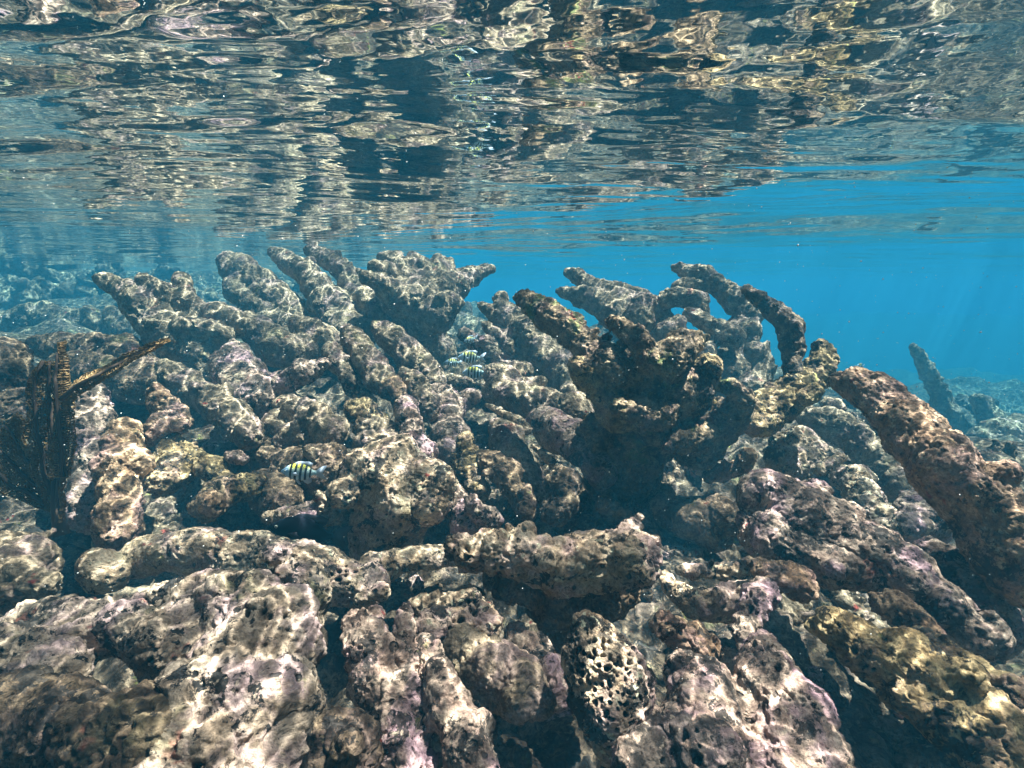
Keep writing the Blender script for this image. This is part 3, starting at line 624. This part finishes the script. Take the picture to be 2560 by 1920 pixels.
# ------------------------------------------------------------------ water surface
gx = axis(900, 5.6, 60); gy = axis(900, 5.6, 60, .9)
X, Y = np.meshgrid(gx, gy); X = X.ravel(); Y = Y.ravel()
P3 = np.stack([X, Y, X * 0], 1)
def wv(lx, ly, amp, seed, ang=0.0):
    c, s = math.cos(ang), math.sin(ang)
    q = np.stack([(X * c + Y * s) / lx, (-X * s + Y * c) / ly, X * 0 + seed], 1)
    return noise(q, seed) * amp
trough = 1.25 - .45 * np.clip((X + .1) / 1.0, -.6, 1)
near = np.exp(-np.clip((Y - trough - .3) / 1.2, 0, 9) ** 2) * np.clip(.45 + X * .5, .25, 1)
Zs = -.042 * near * np.cos(2 * math.pi * (Y - trough) / 1.7)
Zs = Zs + wv(1.5, 1.0, .022, 1, .3) + wv(.60, .34, .0085, 2, -.25) + wv(.30, .12, .0032, 3, .12) + wv(.20, .058, .0019, 4, -.12) + wv(.10, .028, .0008, 5, .08) + wv(.05, .016, .00025, 6, -.2)
damp = 1 / (1 + (np.hypot(X, Y) / 25) ** 2)
Zs = SURF + Zs * damp
n = 900
ii = (np.arange(n - 1)[:, None] * n + np.arange(n - 1)[None]).ravel()
Fg = np.stack([ii, ii + 1, ii + 1 + n, ii + n], 1)
wm = bpy.data.materials.new('water_surface'); wm.use_nodes = True; nt = wm.node_tree; nt.nodes.clear()
tc = nt.nodes.new('ShaderNodeTexCoord')
bn = N(nt, 'ShaderNodeTexNoise', Scale=28, Detail=2, Roughness=.5); nt.links.new(tc.outputs['Object'], bn.inputs['Vector'])
bu = N(nt, 'ShaderNodeBump', Strength=.5, Distance=.0012); nt.links.new(bn.outputs[0], bu.inputs['Height'])
fr = N(nt, 'ShaderNodeFresnel', IOR=1.333); nt.links.new(bu.outputs[0], fr.inputs['Normal'])
gl = N(nt, 'ShaderNodeBsdfGlossy', Roughness=0.02); gl.inputs['Color'].default_value = (.97, .98, .98, 1); nt.links.new(bu.outputs[0], gl.inputs['Normal'])
# caustics painted in: a Voronoi net of bright lines in the transparent colour
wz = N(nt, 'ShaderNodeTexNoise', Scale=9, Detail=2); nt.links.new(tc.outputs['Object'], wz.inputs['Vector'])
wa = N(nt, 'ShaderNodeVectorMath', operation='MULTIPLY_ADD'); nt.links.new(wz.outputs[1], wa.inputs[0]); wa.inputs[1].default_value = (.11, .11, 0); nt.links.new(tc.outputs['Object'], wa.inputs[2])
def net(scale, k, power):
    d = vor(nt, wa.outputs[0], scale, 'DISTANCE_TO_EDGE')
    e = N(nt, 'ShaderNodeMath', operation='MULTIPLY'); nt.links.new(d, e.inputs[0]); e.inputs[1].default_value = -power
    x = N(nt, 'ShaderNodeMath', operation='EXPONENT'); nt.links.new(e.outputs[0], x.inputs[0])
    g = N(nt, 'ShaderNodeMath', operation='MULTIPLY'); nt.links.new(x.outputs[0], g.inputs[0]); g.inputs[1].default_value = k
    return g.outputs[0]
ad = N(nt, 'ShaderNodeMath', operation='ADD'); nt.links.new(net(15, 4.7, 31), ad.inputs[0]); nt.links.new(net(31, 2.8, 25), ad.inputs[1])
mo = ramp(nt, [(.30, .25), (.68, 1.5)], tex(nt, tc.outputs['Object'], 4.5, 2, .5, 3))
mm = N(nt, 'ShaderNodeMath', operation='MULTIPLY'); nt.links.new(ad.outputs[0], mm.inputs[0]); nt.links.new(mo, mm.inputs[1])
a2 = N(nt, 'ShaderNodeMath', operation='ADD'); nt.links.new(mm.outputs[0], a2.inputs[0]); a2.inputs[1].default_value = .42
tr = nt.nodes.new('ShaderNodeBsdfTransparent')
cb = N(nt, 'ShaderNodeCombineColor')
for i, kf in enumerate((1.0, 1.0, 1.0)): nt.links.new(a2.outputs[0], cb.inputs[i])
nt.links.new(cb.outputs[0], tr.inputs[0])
mx = nt.nodes.new('ShaderNodeMixShader'); nt.links.new(fr.outputs[0], mx.inputs[0]); nt.links.new(tr.outputs[0], mx.inputs[1]); nt.links.new(gl.outputs[0], mx.inputs[2])
o = nt.nodes.new('ShaderNodeOutputMaterial'); nt.links.new(mx.outputs[0], o.inputs[0])
tag(mesh_obj('water_surface', np.stack([X, Y, Zs], 1), Fg, wm), kind='structure')

# ------------------------------------------------------------------ the water body, as haze
def haze():
    a = 75.0; z0 = -4.5; z1 = SURF + .12
    V = [(x, y, z) for z in (z0, z1) for y in (-a, a) for x in (-a, a)]
    Fc = [(0, 2, 3, 1), (4, 5, 7, 6), (0, 1, 5, 4), (2, 6, 7, 3), (0, 4, 6, 2), (1, 3, 7, 5)]
    m = bpy.data.materials.new('hazy_water'); m.use_nodes = True; nt = m.node_tree; nt.nodes.clear()
    v = nt.nodes.new('ShaderNodeVolumePrincipled')
    v.inputs['Color'].default_value = (.014, .105, .165, 1); v.inputs['Absorption Color'].default_value = (.14, .60, .76, 1)
    v.inputs['Density'].default_value = .38; v.inputs['Anisotropy'].default_value = 0.0
    o = nt.nodes.new('ShaderNodeOutputMaterial'); nt.links.new(v.outputs[0], o.inputs['Volume'])
    return tag(mesh_obj('haze', V, Fc, m, smooth=False), kind='stuff')
haze()

# ------------------------------------------------------------------ sea fan
def tube(pts, radii, seg=7):
    V = []; Fc = []; pts = [Vector(p) for p in pts]
    for i, p in enumerate(pts):
        d = (pts[min(i + 1, len(pts) - 1)] - pts[max(i - 1, 0)]).normalized()
        a = d.cross(Vector((0, 1, .2))).normalized(); b = d.cross(a)
        for k in range(seg):
            t = 2 * math.pi * k / seg; V.append(p + (a * math.cos(t) + b * math.sin(t)) * radii[i])
    for i in range(len(pts) - 1):
        for k in range(seg):
            k2 = (k + 1) % seg; Fc.append((i * seg + k, i * seg + k2, (i + 1) * seg + k2, (i + 1) * seg + k))
    Fc.append(tuple(range(seg))[::-1]); Fc.append(tuple((len(pts) - 1) * seg + k for k in range(seg)))
    return [tuple(v) for v in V], Fc
fan_m = rock_mat('brown_fan_net', (.40, .30, .16), (.28, .20, .10), (.13, .09, .05), (.32, .24, .15), .3, dark=.1, pits=0, s=2)
_nt = fan_m.node_tree; _b = next(n for n in _nt.nodes if n.type == 'BSDF_PRINCIPLED'); _o = next(n for n in _nt.nodes if n.type == 'OUTPUT_MATERIAL')
_t = _nt.nodes.new('ShaderNodeBsdfTranslucent'); _nt.links.new(_b.inputs['Base Color'].links[0].from_socket, _t.inputs[0])
_m = _nt.nodes.new('ShaderNodeMixShader'); _m.inputs[0].default_value = .3; _nt.links.new(_b.outputs[0], _m.inputs[1]); _nt.links.new(_t.outputs[0], _m.inputs[2]); _nt.links.new(_m.outputs[0], _o.inputs[0])
rib_m = simple_mat('fan_rib', (.075, .05, .035), .8)
def fan():
    zf = .80
    base = at('1', 330, 1640, zf)
    root = tag(empty('sea_fan', base), 'brown net like sea fan with one long blade reaching up right', 'sea fan')
    blades = [  # centre line (x, y, half width) in picture units of crop 1
        ([(330, 1640, 40), (300, 1500, 90), (285, 1300, 105), (275, 1100, 95), (270, 950, 85), (280, 820, 70), (300, 760, 40)], zf, 0),
        ([(330, 1400, 30), (350, 1200, 40), (345, 1000, 40), (340, 850, 36), (345, 720, 34), (345, 650, 16)], zf - .012, 3),
        ([(375, 960, 30), (420, 905, 36), (500, 860, 40), (600, 810, 38), (700, 750, 32), (800, 700, 24), (920, 645, 8)], zf - .02, 5),
        ([(300, 1560, 40), (200, 1480, 90), (110, 1380, 130), (30, 1280, 170), (-60, 1180, 190)], zf + .015, 7),
        ]
    for pts, z, sd in blades:
        rs = random.Random(sd)
        W = [Vector(at('1', x, y, z)) for x, y, r in pts]; H = [rad('1', r, z) for x, y, r in pts]
        # resample
        L = [0]
        for i in range(len(W) - 1): L.append(L[-1] + (W[i + 1] - W[i]).length)
        n = int(L[-1] / .0036) + 2; nw = 2 * int(max(H) / .0034) + 2
        V = []; rows = []
        for i in range(n):
            s = L[-1] * i / (n - 1); j = max(k for k in range(len(L) - 1) if L[k] <= s + 1e-9); t = (s - L[j]) / (L[j + 1] - L[j])
            p = W[j].lerp(W[j + 1], t); h = H[j] * (1 - t) + H[j + 1] * t; h *= 1 + .12 * math.sin(i * .35 + sd) + rs.uniform(-.06, .06)
            j0, j1 = max(0, j - (t < .5)), min(len(W) - 1, j + 1 + (t > .5))
            d = (W[j1] - W[j0]).normalized(); a = d.cross(Vector((0, 1, 0))).normalized()
            for k in range(nw):
                q = -1 + 2 * k / (nw - 1)
                V.append(p + a * (h * q + rs.uniform(-.0011, .0011)) + d * rs.uniform(-.0012, .0012) + Vector((0, .010 * math.sin(q * 2.2 + i * .05 + sd) + rs.uniform(-.0012, .0012), 0)))
        Fc = [(i * nw + k, i * nw + k + 1, (i + 1) * nw + k + 1, (i + 1) * nw + k) for i in range(n - 1) for k in range(nw - 1) if rs.random() > .03]
        me = bpy.data.meshes.new('t'); me.from_pydata([tuple(v - Vector(base)) for v in V], [], Fc); ob = bpy.data.objects.new('t', me); COL.objects.link(ob)
        wf = ob.modifiers.new('w', 'WIREFRAME'); wf.thickness = .0038; wf.use_even_offset = False
        ev = ob.evaluated_get(bpy.context.evaluated_depsgraph_get()); m2 = bpy.data.meshes.new_from_object(ev); bpy.data.objects.remove(ob)
        m2.materials.clear(); m2.materials.append(fan_m); bl = bpy.data.objects.new('blade', m2); COL.objects.link(bl); bl.parent = root
        # ribs through the net
        step = max(1, n // 14)
        idx = list(range(0, n, step))
        for q in ((.5,) if nw < 12 else (.3, .55, .8)):
            pp = [V[i * nw + int(q * (nw - 1))] - Vector(base) + Vector((0, -.002, 0)) for i in idx]
            tv, tf = tube(pp, [.0030 * (1 - .6 * i / len(pp)) + .0008 for i in range(len(pp))])
            mesh_obj('rib', tv, tf, rib_m, parent=root)
    tv, tf = tube([Vector(at('1', x, y, zf)) - Vector(base) for x, y in ((340, 1720), (325, 1640), (310, 1540), (300, 1420))], [.011, .009, .007, .004], 10)
    mesh_obj('stem', tv, tf, rib_m, parent=root)
fan()

# ------------------------------------------------------------------ fish
def fish_mat():
    m = bpy.data.materials.new('sergeant_scales'); m.use_nodes = True; nt = m.node_tree; b = nt.nodes['Principled BSDF']
    tc = nt.nodes.new('ShaderNodeTexCoord'); sx = nt.nodes.new('ShaderNodeSeparateXYZ'); nt.links.new(tc.outputs['Object'], sx.inputs[0])
    # body length 1: nose at x=-.5; colour bands along x, yellow back along z
    zz = N(nt, 'ShaderNodeMapRange'); nt.links.new(sx.outputs[2], zz.inputs[0]); zz.inputs[1].default_value = -.25; zz.inputs[2].default_value = .27
    body = ramp(nt, [(.0, (.85, .92, .95)), (.40, (.50, .80, .93)), (.62, (.66, .88, .80)), (.80, (.90, .88, .10)), (1.0, (.75, .72, .06))], zz.outputs[0])
    bend = N(nt, 'ShaderNodeMath', operation='MULTIPLY_ADD'); nt.links.new(sx.outputs[2], bend.inputs[0]); bend.inputs[1].default_value = -.12; nt.links.new(sx.outputs[0], bend.inputs[2])
    xx = N(nt, 'ShaderNodeMapRange'); nt.links.new(bend.outputs[0], xx.inputs[0]); xx.inputs[1].default_value = -.5; xx.inputs[2].default_value = .5
    pts = [(0, 0)]
    for c, w in ((.27, .022), (.40, .025), (.53, .025), (.655, .022), (.77, .015)): pts += [(c - w - .012, 0), (c - w, 1), (c + w, 1), (c + w + .012, 0)]
    bars = ramp(nt, pts, xx.outputs[0])
    head = ramp(nt, [(.0, 1.0), (.18, 1.0), (.24, 0.0)], xx.outputs[0])
    c = mixc(nt, head, body, (.42, .66, .86)); c = mixc(nt, bars, c, (.012, .016, .03))
    nt.links.new(c, b.inputs['Base Color']); b.inputs['Roughness'].default_value = .35
    v = N(nt, 'ShaderNodeTexVoronoi', Scale=38); nt.links.new(tc.outputs['Object'], v.inputs['Vector'])
    bu = N(nt, 'ShaderNodeBump', Strength=.3, Distance=.01); nt.links.new(v.outputs[0], bu.inputs['Height']); nt.links.new(bu.outputs[0], b.inputs['Normal'])
    return m
fmat = fish_mat(); fin_m = simple_mat('grey_blue_fin', (.58, .68, .78), .4); eye_m = simple_mat('fish_eye', (.01, .01, .012), .1); eye_r = simple_mat('fish_eye_ring', (.55, .6, .5), .3)
black_m = simple_mat('black_fish_skin', (.008, .009, .013), .95, .03); black_f = simple_mat('black_fin', (.015, .017, .024), .5)
def fish_parts(scale, bm_, fm_, deep=1.0, tailfork=1.0):
    """profile fish, nose at -x"""
    prof = [(-.5, .012, .0), (-.47, .045, -.004), (-.42, .085, 0), (-.35, .135, .005), (-.26, .19, .008), (-.15, .232, .008), (-.03, .247, .004), (.09, .23, .0), (.19, .185, 0), (.27, .125, 0), (.33, .075, 0), (.38, .055, 0), (.42, .058, 0)]
    V = []; Fc = []; seg = 20
    for x, h, cz in prof:
        w = h * .42 if x < .1 else h * .36
        for k in range(seg):
            t = 2 * math.pi * k / seg; V.append((x, w * math.sin(t), cz + h * deep * math.cos(t)))
    for i in range(len(prof) - 1):
        for k in range(seg): k2 = (k + 1) % seg; Fc.append((i * seg + k, (i + 1) * seg + k, (i + 1) * seg + k2, i * seg + k2))
    Fc.append(tuple(range(seg))); Fc.append(tuple((len(prof) - 1) * seg + k for k in range(seg))[::-1])
    out = [('body', V, Fc, bm_)]
    def fin(pts, t=.008, yoff=0, lean=0):
        n = len(pts); cx = sum(p[0] for p in pts) / n; cz = sum(p[1] for p in pts) / n
        V = [(x, yoff + s * t * .4 + lean * (z - pts[0][1]), z) for s in (-1, 1) for x, z in pts] + [(cx, yoff - t + lean * (cz - pts[0][1]), cz), (cx, yoff + t + lean * (cz - pts[0][1]), cz)]
        Fc = [(k, (k + 1) % n, 2 * n) for k in range(n)] + [(n + (k + 1) % n, n + k, 2 * n + 1) for k in range(n)] + [((k + 1) % n, k, n + k, n + (k + 1) % n) for k in range(n)]
        return V, Fc
    d = deep
    out.append(('dorsal_fin',) + fin([(-.22, .18 * d), (-.12, .27 * d), (0, .305 * d), (.12, .30 * d), (.22, .31 * d), (.33, .26 * d), (.30, .17 * d), (.24, .12 * d), (.1, .18 * d)]) + (fm_,))
    out.append(('anal_fin',) + fin([(.05, -.20 * d), (.12, -.29 * d), (.2, -.33 * d), (.30, -.27 * d), (.30, -.17 * d), (.24, -.10 * d), (.15, -.15 * d)]) + (fm_,))
    out.append(('tail_fin',) + fin([(.40, .05), (.50, .14), (.60, .20 * tailfork), (.70, .22 * tailfork), (.62, .08), (.575, 0), (.62, -.08), (.70, -.20 * tailfork), (.60, -.18 * tailfork), (.50, -.13), (.40, -.05)]) + (fm_,))
    out.append(('pelvic_fin',) + fin([(-.14, -.20 * d), (-.02, -.33 * d), (.04, -.34 * d), (-.02, -.22 * d)], yoff=-.03) + (fm_,))
    for s in (-1, 1): out.append(('pectoral_fin',) + fin([(-.20, -.01), (-.08, .03), (0, -.01), (-.03, -.08), (-.12, -.07)], t=.006, yoff=s * .098) + (fm_,))
    return out
def make_fish(label, tg, x, y, z, Lpx, yaw, roll=0, dark=False, group=None):
    Lw = rad(tg, Lpx, z) / 1.2; p = at(tg, x, y, z)
    root = empty('surgeonfish' if dark else 'striped_fish', p); tag(root, label, 'fish', group)
    bm_, fm_ = (black_m, black_f) if dark else (fmat, fin_m)
    for nm, V, Fc, m in fish_parts(Lw, bm_, fm_, 1.0 if not dark else .95, 1.0): mesh_obj(nm, V, Fc, m, parent=root)
    for s in (-1, 1):
        V = ICO_V * np.array([.024, .010, .024]) + np.array([-.385, s * .046, .035]); e = mesh_obj('eye', V, ICO_F, eye_r, parent=root)
        V = ICO_V * np.array([.014, .010, .014]) + np.array([-.385, s * .050, .035]); mesh_obj('pupil', V, ICO_F, eye_m, parent=e)
    root.scale = (Lw,) * 3; root.rotation_euler = (R(roll), 0, 0); root.rotation_euler = (0, R(yaw[1]), R(yaw[0]))
    return root
gf = 'black barred yellow and silver reef fish'
make_fish('lone striped fish facing left above the black fish', '1', 1660, 1372, .96, 236, (6, 5), group=gf)
make_fish('upper of the two bright striped fish in the central gap', '2', 872, 738, 1.62, 150, (8, 2), group=gf)
make_fish('lower of the two bright striped fish, nose against the pale ledge', '2', 898, 822, 1.56, 156, (-6, -2), group=gf)
make_fish('dim striped fish in shade left of the two bright ones', '2', 776, 765, 1.74, 98, (14, 4), group=gf)
make_fish('dim striped fish hidden among rocks above the two bright ones', '2', 873, 640, 1.75, 82, (20, -14), group=gf)
make_fish('tiny far striped fish above the tip of the big right branch', '3', 1305, 785, 1.9, 64, (25, 8), group=gf)
make_fish('black oval fish half hidden behind the long coral log', '4', 1680, 352, .85, 430, (4, 12), dark=True)

# ------------------------------------------------------------------ specks drifting in the water
def specks():
    rs = np.random.default_rng(4); V = []; Fc = []
    T4 = np.array([(1, 1, 1), (1, -1, -1), (-1, 1, -1), (-1, -1, 1)], float); TF = np.array([(0, 1, 2), (0, 3, 1), (0, 2, 3), (1, 3, 2)])
    for i in range(2600):
        z = rs.uniform(.35, 2.2); x = rs.uniform(-1.1, 1.1) * z; y = z; h = rs.uniform(-.9 * z, SURF - .05)
        h = max(h, -.7); r = rs.uniform(.0003, .0009) * (.5 + z * .5)
        V.append(T4 * r + np.array([x, y, h])); Fc.append(TF + 4 * i)
    tag(mesh_obj('specks', np.concatenate(V), np.concatenate(Fc), simple_mat('speck', (.6, .6, .55))), 'fine pale specks drifting in the water', 'particles', kind='stuff')
specks()
print('VERTS', sum(len(o.data.vertices) for o in sc.objects if o.type == 'MESH'))
